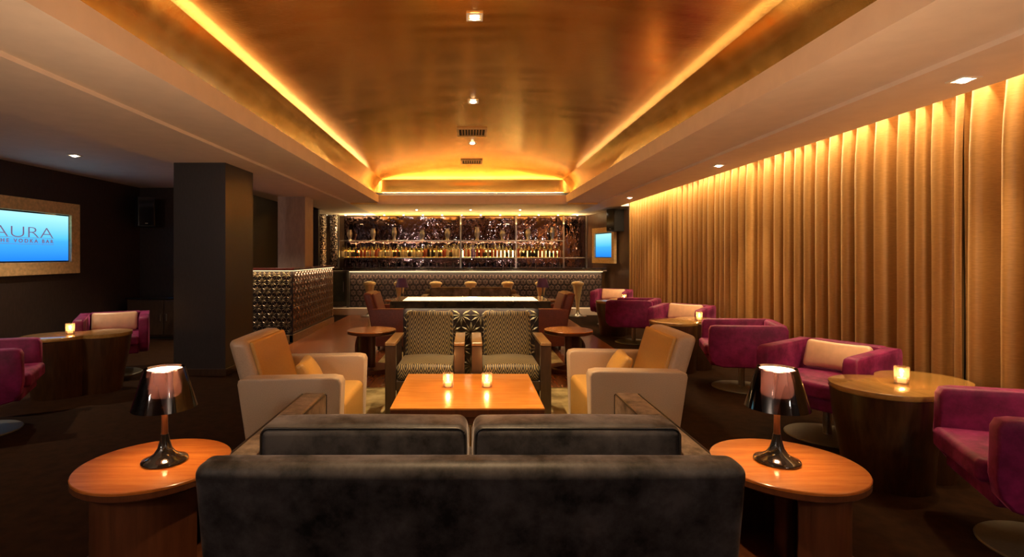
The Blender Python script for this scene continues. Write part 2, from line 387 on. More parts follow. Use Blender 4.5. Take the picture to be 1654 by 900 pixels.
# flat plaster ceilings around the tray: inner ones a hand higher than the outer ones
bm = bmesh.new()
add_box(bm, -2.53, XL-.03, -2.6, YT1, 2.50, 2.53)                        # left inner margin
add_box(bm, -3.5, -2.53, -2.6, 14.62, ZS, 2.53)
add_box(bm, XR+.03, 2.68, -2.6, YT1, 2.50, 2.53)
add_box(bm, 2.68, 3.27, -2.6, 11.62, ZS, 2.53)
add_box(bm, XL, XR, -2.6, YT0, 2.50, 2.53)
add_box(bm, 2.68, 3.5, 11.62, 14.62, ZS, 2.53)
struct('ceiling', bm, M['cream'])
bm = box(-5.9, -3.5, -2.6, 12.6, 2.60, 2.66); add_box(bm, -4.3, -3.5, 12.6, 14.62, ZS, 2.6)
struct('ceiling_left', bm, M['cream'])
bm = box(-2.53, 2.68, YT1+0.03, 14.62, ZS, 2.52); struct('ceiling_bar', bm, M['yellow_lit_cream'])
bm = box(3.24, 3.27, -2.6, 11.62, 2.53, 2.9); add_box(bm, 3.27, 3.72, -2.6, 11.75, 2.86, 2.9); struct('trim_curtain_slot', bm, M['cream'])
# tray fascia (four upstands)
bm = bmesh.new()
add_box(bm, XL-0.03, XL, YT0, YT1, 2.50, 2.66); add_box(bm, XR, XR+0.03, YT0, YT1, 2.50, 2.66)
add_box(bm, XL-0.03, XR+0.03, YT1, YT1+0.03, 2.47, 2.66); add_box(bm, XL-0.03, XR+0.03, YT0-0.03, YT0, 2.50, 2.66)
struct('trim_tray_fascia', bm, M['cream'])
# trough bottom
bm = bmesh.new()
add_box(bm, XL-0.16, XL-0.03, YT0-.03, YT1+.03, 2.575, 2.592); add_box(bm, XR+0.03, XR+0.16, YT0-.03, YT1+.03, 2.575, 2.592); add_box(bm, XL-.16, XR+.16, YT1+.03, YT1+.16, 2.575, 2.592)
struct('trim_cove_trough', bm, M['cream'])
# gold-leaf vault with hipped ends: nested rounded frames rising inwards
prof = [(0.004, 2.715), (.012, 2.74), (.06, 2.84), (.13, 2.94), (.19, 2.99), (.20, 2.992), (.4, 3.03), (.65, 3.065), (.95, 3.10), (1.25, 3.125), (1.5, 3.14), (1.8, 3.15)]
bm = bmesh.new(); rings = []
for d, z in prof:
    x0, x1, y0, y1 = XL-0.13+d, XR+0.13-d, YT0-0.13+d*0.85, YT1+0.13-d*0.55
    ring = []
    nx, ny = 10, 30
    P = [(x0+(x1-x0)*i/nx, y0) for i in range(nx)]+[(x1, y0+(y1-y0)*i/ny) for i in range(ny)]
    P += [(x1-(x1-x0)*i/nx, y1) for i in range(nx)]+[(x0, y1-(y1-y0)*i/ny) for i in range(ny)]
    rings.append([bm.verts.new((x, y, z)) for x, y in P])
for A, B in zip(rings, rings[1:]):
    for i in range(len(A)): bm.faces.new([A[i], A[(i+1) % len(A)], B[(i+1) % len(A)], B[i]])
bm.faces.new(rings[-1])
vault = struct('ceiling_vault', bm, M['gold_leaf'], smooth=25)
md = vault.modifiers.new('shell', 'SOLIDIFY'); md.thickness = 0.03; md.offset = 1
bm = bmesh.new(); a0, a1, b0, b1 = XL-.13, XR+.13, YT0-.13, YT1+.13
for bx in ((a0-.012, a0+.003, b0, b1), (a1-.003, a1+.012, b0, b1), (a0-.012, a1+.012, b1-.003, b1+.012), (a0-.012, a1+.012, b0-.012, b0+.003)): add_box(bm, *bx, 2.53, 2.73)
struct('trim_cove_blocker', bm, M['black_matte'])  # unseen black strip added to keep a bright streak out of the vault
# roof slab sealing the light
struct('ceiling_slab', box(-6.05, 3.86, -2.7, 14.75, 3.3, 3.4), M['dark_wall'])
# skirting
bm = box(-5.9, -5.88, -2.6, 9.5, 0, 0.1); struct('baseboard_left', bm, M['espresso'])

# ---------------------------------------------------------------- columns
c = thing('square_column', 'broad dark brown square column standing left of the beige armchair', 'column', (-3.14, 6.56, 0))
link_mesh('shaft', box(-0.30, 0.30, -0.39, 0.39, 0.0, 2.60), M['column'], c)
link_mesh('skirting', box(-0.315, 0.315, -0.405, 0.405, 0, 0.08, .004), M['espresso'], c)
c = thing('square_column', 'pale taupe square column rising behind the patterned counter', 'column', (-3.28, 10.0, 0))
link_mesh('shaft', box(-0.25, 0.25, -0.25, 0.25, 0, 2.47), M['taupe'], c)

# ---------------------------------------------------------------- starburst relief panels
def petals(bm, w_, h_, a, mat_index=1, depth=0.012, wide=0.135, border=0.0):
    """six- and twelve-petalled stars on a triangular lattice, standing proud of a panel in the XZ plane facing -Y"""
    rowh = a*math.sqrt(3)/2; rows = int(h_/rowh)+2; cols = int(w_/a)+2
    for j in range(-1, rows):
        for i in range(-1, cols+1):
            cx = -w_/2+i*a+(a/2 if j % 2 else 0); cz = h_-j*rowh-rowh*0.35
            for k in range(12):
                t = k*PI/6
                L0, L1, W = (0.05*a, 0.49*a, wide*a*0.55) if k % 2 == 0 else (0.06*a, 0.55*a, wide*a)
                d = (math.cos(t), math.sin(t)); n_ = (-d[1], d[0]); mid = L0+(L1-L0)*0.5
                pts = [(cx+d[0]*L0, cz+d[1]*L0), (cx+d[0]*mid+n_[0]*W/2, cz+d[1]*mid+n_[1]*W/2), (cx+d[0]*L1, cz+d[1]*L1), (cx+d[0]*mid-n_[0]*W/2, cz+d[1]*mid-n_[1]*W/2)]
                if any(abs(p[0]) > w_/2-border or p[1] < border or p[1] > h_-border for p in pts): continue
                vs = [bm.verts.new((p[0], 0, p[1])) for p in pts]
                c_ = bm.verts.new((cx+d[0]*mid, -depth, cz+d[1]*mid))
                for q in range(4):
                    f_ = bm.faces.new([vs[q], vs[(q+1) % 4], c_]); f_.material_index = mat_index
    return bm
def relief(name, w_, h_, a, mats, parent, loc, rz=0, thick=0.04, depth=0.012, label=None):
    bm = box(-w_/2, w_/2, 0.0005, thick, 0, h_); petals(bm, w_, h_, a, depth=depth)
    o = link_mesh(name, bm, mats, parent, loc=loc, rot=(0, 0, rz))
    if label: o['label'] = label
    return o

# side counter (left, patterned)
c = thing('patterned_counter', 'high counter faced with starburst relief between dark column and bar', 'counter', (0, 0, 0))
relief('front_panel', 1.50, 1.02, 0.155, [M['panel_dark'], M['petal']], c, (-3.60, 8.54, 0.12))
relief('side_panel', 2.50, 1.02, 0.155, [M['panel_dark'], M['petal_bar']], c, (-2.85, 9.79, 0.12), rz=PI/2)
bm = box(-4.35, -2.89, 8.58, 8.70, 0.12, 1.14); add_box(bm, -3.0, -2.89, 8.70, 11.04, 0.12, 1.14); link_mesh('body', bm, M['panel_dark'], c)
bm = box(-4.35, -2.82, 8.50, 8.74, 1.15, 1.19, .004); add_box(bm, -3.03, -2.82, 8.74, 11.07, 1.15, 1.19, .004); link_mesh('countertop', bm, M['mahogany_rim'], c)
bm = box(-4.35, -2.84, 8.52, 8.58, 0, 0.12, .003); add_box(bm, -2.90, -2.83, 8.52, 11.05, 0, 0.12, .003); link_mesh('plinth', bm, M['arm_wood'], c)
bm = box(-4.35, -2.84, 8.515, 8.525, 1.14, 1.15); add_box(bm, -2.838, -2.828, 8.52, 11.04, 1.14, 1.15); link_mesh('light_strip', bm, M['led'], c)
lamp_area('counter_light', (-3.5, 8.515, 1.135), (math.radians(-12), 0, 0), 1.3, 0.012, 4.0, COL_LED, c)
lamp_area('counter_light', (-2.825, 9.79, 1.135), (0, math.radians(-12), 0), 0.012, 2.4, 6.0, COL_LED, c)

# ---------------------------------------------------------------- bar
struct('trim_bar_platform', box(-3.75, 3.28, 12.38, 14.62, 0, 0.15, 0.004), M['cream'])
bar = thing('bar_counter', 'long bar counter with black top and glowing starburst front', 'bar', (0, 0, 0.15))
relief('front_panel', 6.0, 0.78, 0.150, [M['panel_dark'], M['petal_bar']], bar, (0.13, 12.70, 0.0))
link_mesh('body', box(-2.87, 3.13, 12.74, 13.15, 0.0, 0.84), M['panel_dark'], bar)
link_mesh('countertop', box(-3.0, 3.20, 12.50, 13.2, 0.885, 0.94, .006), M['stone'], bar)
link_mesh('edge_trim', box(-3.0, 3.20, 12.488, 12.499, 0.87, 0.895, .002), M['chrome'], bar)
link_mesh('light_strip', box(-2.87, 3.13, 12.60, 12.63, 0.845, 0.86), M['led'], bar)
link_mesh('end_post', box(-2.95, -2.88, 12.66, 13.15, 0, 0.88, .004), M['grey_metal'], bar)
link_mesh('soffit', box(-2.95, 3.15, 12.55, 13.15, 0.862, 0.884), M['panel_dark'], bar)
lamp_area('bar_light', (0.13, 12.655, 0.84), (math.radians(8), 0, 0), 6.0, 0.02, 20, (1, .70, .36), bar)
# glass door cooler
c = thing('glass_door_cooler', 'small glass-door cooler in the gap at the left end of the bar', 'cooler', (-3.22, 13.15, 0.15))
link_mesh('cabinet', box(-0.2, 0.2, -0.2, 0.25, 0.0, 0.86, .006), M['grey_metal'], c)
dd = link_mesh('door', box(-0.17, 0.17, -0.222, -0.202, 0.12, 0.82, .004), M['fridge_glass'], c)
link_mesh('handle', box(0.13, 0.145, -0.245, -0.223, 0.35, 0.6, .003), M['chrome'], dd)

# back bar
bb = thing('back_bar_shelving', 'wall-wide mirrored shelving with lit bottle shelf behind the bar', 'shelving', (0, 0, 0.15))
link_mesh('back_counter', box(-3.72, 3.1, 14.05, 14.6, 0.0, 0.90, .004), M['stone'], bb)
link_mesh('mirror', box(-3.45, 3.12, 14.57, 14.6, 0.92, 2.30), M['mirror'], bb)
for z in (1.185, 1.64):
    link_mesh('shelf', box(-3.5, 2.5 if z > 1.5 else 3.12, 14.12, 14.56, z-0.02, z, .003), M['stone'], bb)
    link_mesh('shelf_edge', box(-3.5, 2.5 if z > 1.5 else 3.12, 14.108, 14.119, z-0.022, z+0.002, .001), M['chrome'], bb)
for x in (-3.5, 1.21, -0.26, 2.47, 3.08):
    link_mesh('upright', box(x-0.02, x+0.02, 14.10, 14.15, 0.9, 2.31, .004), M['chrome'], bb)
link_mesh('light_panel', box(-3.45, -0.30, 14.545, 14.56, 1.19, 1.37), M['shelf_glow'], bb)
link_mesh('light_panel', box(-0.22, 1.17, 14.545, 14.56, 1.19, 1.37), M['shelf_glow_hot'], bb)
link_mesh('light_panel', box(1.25, 2.43, 14.545, 14.56, 1.19, 1.36), M['shelf_glow'], bb)
lamp_area('ceiling_fill', (-0.2, 14.05, 2.07), (PI+0.0, 0, 0), 6.2, 0.04, 80, (1, .72, .30), bb)  # added uplight that brightens the ceiling over the bar
lamp_area('bottle_light', (-0.5, 14.2, 1.60), (math.radians(10), 0, 0), 5.8, 0.03, 10, (1, .62, .25), bb)
for i, (x, lab) in enumerate(((-3.93, 'left one of the two glittering mosaic columns beside the bar shelves'), (-3.66, 'right one of the two glittering mosaic columns beside the bar shelves'))):
    o = link_mesh('mosaic_column', lathe([(0, 0), (0.12, 0), (0.12, 2.32), (0, 2.32)], 28, loc=(0, 0, 0)), M['mosaic'], None, 50, (x, 14.3 if i else 14.1, 0.15 if i else 0.15))
    tag(o, lab, 'column', 'mosaic columns')

# bottles
BK = {}
def bottle_kind(key, prof, glass, capc, lab, h0, h1, lr):
    bm = lathe(prof, 12)
    for f_ in bm.faces:
        z = f_.calc_center_median().z; r = f_.calc_center_median().xy.length
        f_.material_index = 1 if z > prof[-3][1]-0.0 else (2 if h0 < z < h1 else 0)
    BK[key] = link_mesh('bottle', bm, [glass, capc, lab], None, 35)
G = {'amber': bglass('amber_glass', (0.95, 0.42, 0.06)), 'clear': bglass('pale_glass', (0.98, 0.90, 0.62)), 'red': bglass('red_glass', (0.75, 0.10, 0.03)),
     'green': bglass('green_glass', (0.45, 0.60, 0.10)), 'gold': bglass('gold_glass', (1.0, 0.70, 0.14)), 'brown': bglass('brown_glass', (0.40, 0.14, 0.04)), 'violet': bglass('violet_glass', (0.12, 0.06, 0.55))}
capd = simple('dark_cap', (0.03, 0.02, 0.02), .3); capg = simple('gold_cap', (.6, .4, .12), .3, .8); labc = simple('cream_label', (.75, .62, .40), .6); labr = simple('red_label', (.5, .09, .04), .6); labk = simple('black_label', (.03, .025, .02), .5)
round_p = [(0, 0), (.034, 0), (.037, .01), (.037, .17), (.028, .20), (.013, .225), (.012, .275), (.015, .276), (.015, .30), (0, .30)]
tall_p = [(0, 0), (.030, 0), (.033, .01), (.033, .21), (.024, .245), (.012, .27), (.011, .32), (.014, .321), (.014, .345), (0, .345)]
squat_p = [(0, 0), (.040, 0), (.044, .02), (.046, .09), (.036, .14), (.016, .165), (.014, .20), (.017, .201), (.017, .225), (0, .225)]
kinds = [('amber round', round_p, 'amber', capd, labc), ('pale tall', tall_p, 'clear', capg, labc), ('red squat', squat_p, 'red', capd, labk), ('green round', round_p, 'green', capd, labc),
         ('golden tall', tall_p, 'gold', capd, labr), ('brown squat', squat_p, 'brown', capg, labc), ('golden squat', squat_p, 'gold', capg, labk), ('amber tall', tall_p, 'amber', capg, labk)]
for nme, pr, g, cp, lb in kinds: bottle_kind(nme, pr, G[g], cp, lb, .05, .12, .04)
usedk = set()
def put_bottle(k, x, y, z, label=None):
    o = BK[k] if k not in usedk else BK[k].copy()
    if k in usedk: C.objects.link(o)
    usedk.add(k); s = random.uniform(.9, 1.1)
    o.location = (x, y, z); o.scale = (1, 1, s); o.rotation_euler = (0, 0, random.random()*6)
    tag(o, label or f'{k} liquor bottle in the rows on the lit bar shelf', 'bottle', 'bottles on the lit bar shelf')
# tall/squat names describe the bottle outline
cw = {'L': [0, 0, 4, 5, 2, 0, 3, 6, 7, 2], 'M': [1, 1, 6, 4, 1, 4, 3, 6], 'R': [4, 6, 0, 1, 7, 4, 6]}
ZSH = 0.15+1.186
for row, y in enumerate((14.19, 14.30, 14.42)):
    x = -3.42+0.03*row
    while x < 2.40:
        sec = 'L' if x < -0.75 else ('M' if x < 1.2 else 'R')
        if not (abs(x-0.07) < 0.09 and row == 0) and not abs(x-1.21) < .05 and not abs(x+0.26) < .05:
            put_bottle(kinds[random.choice(cw[sec])][0], x+random.uniform(-.001, .001), y, ZSH)
        x += random.uniform(0.094, 0.108)
o = link_mesh('bottle', lathe([(r*1.7, z*1.12) for r, z in round_p], 16), G['violet'], None, 35, (0.07, 14.20, ZSH))
tag(o, 'large violet bottle at the middle of the lit bar shelf', 'bottle')
# glassware on the upper shelf and the lower counter
vase = link_mesh('glass_vase', lathe([(0, 0), (.05, 0), (.055, .01), (.04, .06), (.07, .16), (.075, .24), (.05, .33), (.06, .36), (.056, .36), (.046, .33), (.07, .24), (.064, .16), (.034, .07), (0, .05)], 16), M['chrome'], None, 40)
vs = [(-3.25, 'first silver vase from the left on the top bar shelf'), (-2.62, 'second silver vase from the left on the top bar shelf'), (-2.05, 'third silver vase from the left on the top bar shelf'),
      (-1.30, 'fourth silver vase from the left on the top bar shelf'), (-0.62, 'fifth silver vase from the left on the top bar shelf'), (0.18, 'sixth silver vase from the left on the top bar shelf'),
      (0.86, 'seventh silver vase from the left on the top bar shelf'), (1.55, 'eighth silver vase from the left on the top bar shelf'), (2.2, 'rightmost silver vase on the top bar shelf')]
for i, (x, l) in enumerate(vs):
    o = vase if i == 0 else vase.copy()
    if i: C.objects.link(o)
    o.location = (x, 14.33, 0.15+1.641); o.scale = (1, 1, .8+.1*(i % 3)); tag(o, l, 'vase', 'silver vases on the top bar shelf')
gl = link_mesh('drinking_glass', lathe([(0, 0), (.030, 0), (.038, .13), (.035, .13), (.028, .01), (0, .01)], 14), M['clear_glass'], None, 40)
first = True
for k in range(26):
    x = -3.1+k*0.22
    o = gl if first else gl.copy()
    if not first: C.objects.link(o)
    first = False
    o.location = (x, 14.22+0.05*(k % 2), 1.052); tag(o, 'clear tumbler in the row on the counter under the lit bottle shelf', 'glass', 'tumblers on the back counter')

# ---------------------------------------------------------------- bar stools
st = thing('bar_stool', '', 'bar stool')
link_mesh('base', lathe([(0, 0), (.20, 0), (.20, .012), (.14, .022), (.07, .045), (.042, .09), (.034, .14), (0, .14)], 32), M['chrome'], st, 50)
link_mesh('body', lathe([(0, .13), (.034, .13), (.036, .22), (.052, .36), (.080, .54), (.108, .68), (.116, .71), (0, .71)], 28), M['stool'], st, 40)
link_mesh('seat', lathe([(0, .705), (.10, .705), (.135, .715), (.146, .735), (.140, .765), (.10, .788), (.05, .798), (0, .80)], 28), M['stool'], st, 60)
sl = ['leftmost champagne bar stool, standing clear left of the red armchair', 'champagne bar stool behind the left purple table lamp', 'champagne bar stool behind the left half of the far sofa',
      'champagne bar stool behind the gap between the far sofa cushions', 'champagne bar stool behind the right half of the far sofa', 'champagne bar stool behind the right purple table lamp', 'rightmost champagne bar stool, standing clear right of the rounded armchair']
for i, (px, l) in enumerate(zip((597, 646, 704, 760, 820, 874, 933), sl)):
    place(st, i == 0, ((px-760)*12.15/860, 12.15, 0), 0, l, 'champagne bar stools along the bar')

# ---------------------------------------------------------------- rugs
for i, (x0, x1, y0, y1, l) in enumerate(((-1.55, 1.55, 2.75, 5.58, 'mottled gold-green rug under the near coffee table'), (-1.2, 1.2, 6.72, 11.0, 'gold-green rug beyond the lit console'))):
    o = link_mesh('area_rug', box(x0, x1, y0, y1, 0, 0.012, .003), M['rug']); tag(o, l, 'rug')

# ---------------------------------------------------------------- console between the lounges
c = thing('lit_console', 'tall black console with luminous top behind the chevron chairs', 'console', (0, 0, 0))
link_mesh('body', box(-0.73, 0.74, 5.80, 6.25, 0, 0.82), M['panel_dark'], c)
relief('front_panel', 1.47, 0.80, 0.21, [M['panel_dark'], M['petal']], c, (0.005, 5.77, 0.01), depth=0.016)
o = relief('rear_panel', 1.47, 0.80, 0.21, [M['panel_dark'], M['petal']], c, (0.005, 6.28, 0.01), rz=PI, depth=0.016)
bm = box(-0.86, 0.86, 5.68, 5.76, 0.83, 0.905, .004); add_box(bm, -0.86, 0.86, 6.30, 6.38, 0.83, 0.905, .004)
add_box(bm, -0.86, -0.74, 5.76, 6.30, 0.83, 0.905, .004); add_box(bm, 0.74, 0.86, 5.76, 6.30, 0.83, 0.905, .004); add_box(bm, -0.74, .74, 5.76, 6.3, .83, .88)
link_mesh('top_frame', bm, M['stone'], c)
link_mesh('luminous_inset', box(-0.738, 0.738, 5.762, 6.298, 0.881, 0.903), M['panel_light'], c)
lamp_area('console_light', (0, 5.735, 0.826), (math.radians(8), 0, 0), 1.4, 0.015, 4, (1, .80, .45), c)

# ---------------------------------------------------------------- two-seat sofas
def make_sofa(sv=None):
    t = thing('two_seat_sofa', '', 'sofa', group=None)
    tv, pm = M['sofa_top'], M['piping']; sv = sv or M['sofa_velvet']
    def lean(q): q.y += (q.z-0.1)*0.16; return q
    link_mesh('backrest', softbox(1.90, 0.14, 0.585, 0.05, (0, 0.012, 0.004), (0, 0.475, 0.3825), fn=lean), sv, t, 60)
    # dark piping along the rear edge of the backrest
    bm = bmesh.new(); pts = [(-0.945, 0, 0.12), (-0.945, 0, 0.60)]+[(-0.945+0.05*(1-math.cos(a)), 0, 0.60+0.05*math.sin(a)) for a in (0.4, 0.8, 1.2)]
    pts += [(x_, 0, 0.652) for x_ in (-0.88, -.5, 0)]; pts += [(-p[0], 0, p[2]) for p in reversed(pts[:-1])]
    tube(bm, [(p[0], 0.43+(p[2]-.1)*.16, p[2]+0.012 if p[2] > .65 else p[2]) for p in pts], 0.005, 6); link_mesh('piping', bm, pm, t, 60)
    for s in (-1, 1):
        a = link_mesh('arm', softbox(0.135, 0.96, 0.50, 0.022, (0, 0, 0.002), (s*0.893, -0.15, 0.35)), tv, t, 60)
        bm = bmesh.new()
        for xx in (s*0.893-0.0645, s*0.893+0.0645):
            tube(bm, [(xx, 0.31, 0.585), (xx, 0.29, 0.5955), (xx, -0.60, 0.5955), (xx, -0.626, 0.585), (xx, -0.628, 0.12)], 0.0045, 6)
        link_mesh('piping', bm, pm, a, 60)
        link_mesh('seat_cushion', softbox(0.81, 0.80, 0.15, 0.035, (0, 0, 0.015), (s*0.412, -0.20, 0.37)), sv, t, 60)
        k = link_mesh('back_cushion', softbox(0.80, 0.18, 0.315, 0.035, (0.003, 0.014, 0.012), (s*0.412, 0.305, 0.572)), tv if False else sv, t, 60)
        bm = bmesh.new()
        pts = [(p[0]+s*0.412, 0.387, p[1]+0.572) for p in rrect(0.392, 0.150, 0.03)]
        tube(bm, pts, 0.0048, 6, True)
        tube(bm, [(p[0], 0.223, p[2]) for p in pts], 0.0048, 6, True)
        link_mesh('piping', bm, pm, k, 60)
    link_mesh('base', softbox(1.66, 1.06, 0.20, 0.02, (0, 0, 0), (0, -0.08, 0.20)), sv, t, 60)
    for sx in (-1, 1):
        for y in (-0.55, 0.42): link_mesh('leg', box(sx*0.86-.03, sx*0.86+.03, y-.03, y+.03, 0, 0.11, .004), M['espresso'], t)
    return t
so = make_sofa()
place(so, True, (0, 2.43, 0.012), PI, 'large grey velvet sofa seen from behind, across the front of the room')
place(make_sofa(M['sofa_top']), True, (0, 10.45, 0.012), 0, 'far brown-grey sofa facing us in front of the bar stools')  # same sofa type, lighter velvet stands in for its front lighting

# ---------------------------------------------------------------- armchairs
def make_armchair(skin, inner, name='armchair'):
    t = thing(name, '', 'armchair')
    W = 0.44
    for s in (-1, 1):
        poly = [(-0.31, 0.06), (0.26, 0.06), (0.335, 0.56), (0.33, 0.585), (0.30, 0.60), (-0.27, 0.61), (-0.315, 0.60), (-0.33, 0.57)]
        bm = prism(poly, 'x', s*W-(0.12 if s > 0 else 0), s*W+(0.12 if s < 0 else 0), 0.014, 3)
        link_mesh('arm', bm, skin, t, 50)
    link_mesh('seat', softbox(0.64, 0.62, 0.34, 0.04, (0, 0, 0.02), (0, -0.01, 0.25)), inner, t, 60)
    def lean(q): q.y += (q.z-0.3)*0.30; return q
    b_ = link_mesh('backrest', softbox(0.66, 0.135, 0.56, 0.045, (0, 0.008, 0.006), (0, 0.23, 0.545), fn=lean), skin, t, 60)
    o = link_mesh('back_pad', softbox(0.60, 0.03, 0.50, 0.014, (0, 0.012, 0), (0, 0.15, 0.562), fn=lean), inner, b_, 60); o['label'] = 'tan inner pad'
    for sx in (-1, 1):
        for y in (-.25, .2): link_mesh('leg', lathe([(0, 0), (.016, 0), (.022, .065), (0, .065)], 12, loc=(sx*.38, y, 0)), M['espresso'], t, 40)
    return t
def make_lumbar(m_, w_=0.42, h_=0.22, name='lumbar_pillow'):
    def pinch(q):
        u = abs(q.x)/(w_/2); v_ = abs(q.z)/(h_/2); q.y *= 1-0.55*max(0, u-0.35)*1.2*max(.4, v_); q.z *= 1+0.10*u*u; return q
    return link_mesh(name, softbox(w_, 0.09, h_, 0.03, (0, 0.02, 0), fn=pinch), m_, None, 60)
ac = make_armchair(M['beige_leather'], M['tan_leather'])
place(ac, True, (-1.15, 3.82, 0.012), face(1, 0.0), 'beige armchair on the left of the coffee table, facing right', 'pair of beige armchairs')
place(ac, False, (1.13, 4.02, 0.012), face(-1, 0.0), 'beige armchair on the right of the coffee table, facing left', 'pair of beige armchairs')
lp = make_lumbar(M['tan_leather'], 0.36, 0.20)
lp.location = (-1.14, 3.78, 0.565); lp.rotation_euler = (math.radians(-32), 0, face(1, 0)+.15); tag(lp, 'small tan pillow in the left beige armchair', 'pillow')
l2 = lp.copy(); C.objects.link(l2); l2.location = (1.12, 4.02, 0.565); l2.rotation_euler = (math.radians(-32), 0, face(-1, 0)-.1); tag(l2, 'small tan pillow in the right beige armchair', 'pillow')
ac2 = make_armchair(M['dark_red_leather'], M['dark_red_leather'])
place(ac2, True, (-1.14, 8.15, 0.012), face(1, 0), 'dark red armchair left of the lit console, back turned to the patterned counter', 'pair of dark red armchairs')
place(ac2, False, (1.10, 8.15, 0.012), face(-1, 0), 'dark red-brown armchair past the right end of the lit console', 'pair of dark red armchairs')

# ---------------------------------------------------------------- chevron chairs
def make_chevron():
    t = thing('wooden_armchair', '', 'chair')
    for s in (-1, 1):
        x0, x1 = (s*0.335, s*0.245) if s < 0 else (0.245, 0.335)
        link_mesh('leg', box(x0, x1, -0.30, -0.235, 0, 0.62, .004), M['espresso'], t)
        link_mesh('leg', box(x0+.02, x1-.02, 0.22, 0.28, 0, 0.62, .004), M['espresso'], t)
        o = link_mesh('armrest', box(x0, x1, -0.305, 0.29, 0.622, 0.65, .006), M['arm_wood'], t)
        link_mesh('side_rail', box(x0+.03, x1-.03, -0.235, 0.22, 0.26, 0.32, .003), M['espresso'], t)
    link_mesh('seat_rail', box(-0.245, 0.245, -0.28, -0.24, 0.24, 0.32, .003), M['espresso'], t)
    link_mesh('seat', softbox(0.50, 0.54, 0.14, 0.045, (0, 0, 0.03), (0, -0.01, 0.385)), M['chevron'], t, 60)
    def lean(q): q.y += (q.z-0.4)*0.22; return q
    link_mesh('backrest', softbox(0.44, 0.09, 0.46, 0.035, (0, 0.012, 0), (0, 0.175, 0.625), fn=lean), M['chevron'], t, 60)
    return t
ch = make_chevron()
cs = [((-0.385, 4.78, 0.012), 0, 'dark wood chair with zigzag upholstery behind the coffee table, left of its twin'), ((0.345, 4.78, 0.012), 0, 'dark wood chair with zigzag upholstery behind the coffee table, right of its twin'),
      ((-0.36, 6.85, 0.012), PI, 'zigzag chair back just showing above the left half of the lit console'), ((0.36, 6.85, 0.012), PI, 'zigzag chair back just showing above the right half of the lit console')]
for i, (l, r, la) in enumerate(cs): place(ch, i == 0, l, r, la, 'zigzag upholstered wooden chairs')

# ---------------------------------------------------------------- coffee tables
ct = thing('coffee_table', '', 'coffee table')
link_mesh('tabletop', box(-0.50, 0.50, -0.50, 0.50, 0.387, 0.40, .004), M['table_wood'], ct)
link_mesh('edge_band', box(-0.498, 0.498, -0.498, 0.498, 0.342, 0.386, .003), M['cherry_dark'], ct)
link_mesh('apron', box(-0.44, 0.44, -0.44, 0.44, 0.28, 0.341, .004), M['cherry_dark'], ct)
for sx in (-1, 1):
    for sy in (-1, 1): link_mesh('leg', box(sx*.42-.04, sx*.42+.04, sy*.42-.04, sy*.42+.04, 0, .279, .004), M['espresso'], ct)
link_mesh('centre_post', box(-.025, .025, -.46, -.40, 0, .279, .003), M['arm_wood'], ct)
place(ct, True, (-0.02, 3.93, 0.012), 0, 'square golden wood coffee table with two candles behind the near sofa', None)
place(ct, False, (0, 8.3, 0.012), 0, 'square wood coffee table between the dark red armchairs, mostly hidden by the console', None)

# ---------------------------------------------------------------- round side tables with spiral wall
def make_spiral(r_top, h, r_drum, wood_top, wood_side, a_start, a_full, a_end, hi_side=1):
    t = thing('round_side_table', '', 'side table')
    link_mesh('tabletop', lathe([(0, h-.012), (r_top, h-.012), (r_top, h-.003), (r_top-.003, h), (0, h)], 72), wood_top, t, 40)
    link_mesh('edge_band', lathe([(0, h-.045), (r_top-.012, h-.045), (r_top-.001, h-.036), (r_top-.001, h-.013), (0, h-.013)], 72), wood_side, t, 40)  # darker band puts the shade under the rim into the wood colour
    rb = r_drum+0.05
    link_mesh('base', lathe([(0, 0), (rb-.01, 0), (rb, .008), (rb, .05), (rb-.006, .056), (0, .056)], 56), wood_side, t, 40)
    bm = bmesh.new(); n = 60; prev = None
    for i in range(n+1):
        a = a_start+(a_end-a_start)*i/n
        if abs(a-a_start) <= abs(a_full-a_start): top = h-.046
        else:
            u = (a-a_full)/(a_end-a_full); top = .056+(h-.102)*(1-u)**1.4
        ring = [bm.verts.new((rr*math.cos(a), rr*math.sin(a), z)) for rr, z in ((r_drum, .05), (r_drum-.022, .05), (r_drum-.022, top), (r_drum, top))]
        if prev:
            for q in range(4): bm.faces.new([prev[q], prev[(q+1) % 4], ring[(q+1) % 4], ring[q]])
        else: bm.faces.new(ring)
        prev = ring
    bm.faces.new(prev); link_mesh('curved_wall', bm, wood_side, t, 40)
    link_mesh('post', lathe([(0, .05), (.045, .05), (.045, h-.046), (0, h-.046)], 24), wood_side, t, 40)
    return t
R = math.radians
t = make_spiral(0.315, 0.465, 0.245, M['cherry'], M['cherry_dark'], R(-20), R(-330), R(-350))
place(t, True, (-1.42, 2.40, 0), 0, 'round cherry side table carrying a lit black lamp, left of the near sofa')
t2 = make_spiral(0.315, 0.465, 0.245, M['cherry'], M['cherry_dark'], R(-110), R(120), R(165))
place(t2, True, (1.42, 2.40, 0), 0, 'round cherry side table carrying a lit black lamp, right of the near sofa')
t3 = make_spiral(0.29, 0.50, 0.20, M['cherry'], M['cherry_dark'], R(100), R(150), R(290))
place(t3, True, (-1.19, 6.42, 0), 0, 'small round cherry table behind the left beige armchair')
t4 = make_spiral(0.29, 0.50, 0.20, M['cherry'], M['cherry_dark'], R(80), R(60), R(-170))
place(t4, True, (1.18, 6.42, 0), 0, 'small round cherry table behind the right beige armchair')
for x, la in ((-1.46, 'side table under the far left purple lamp, mostly hidden'), (1.48, 'side table under the far right purple lamp, mostly hidden')):
    place(t3, False, (x, 10.8, 0), 0, la)

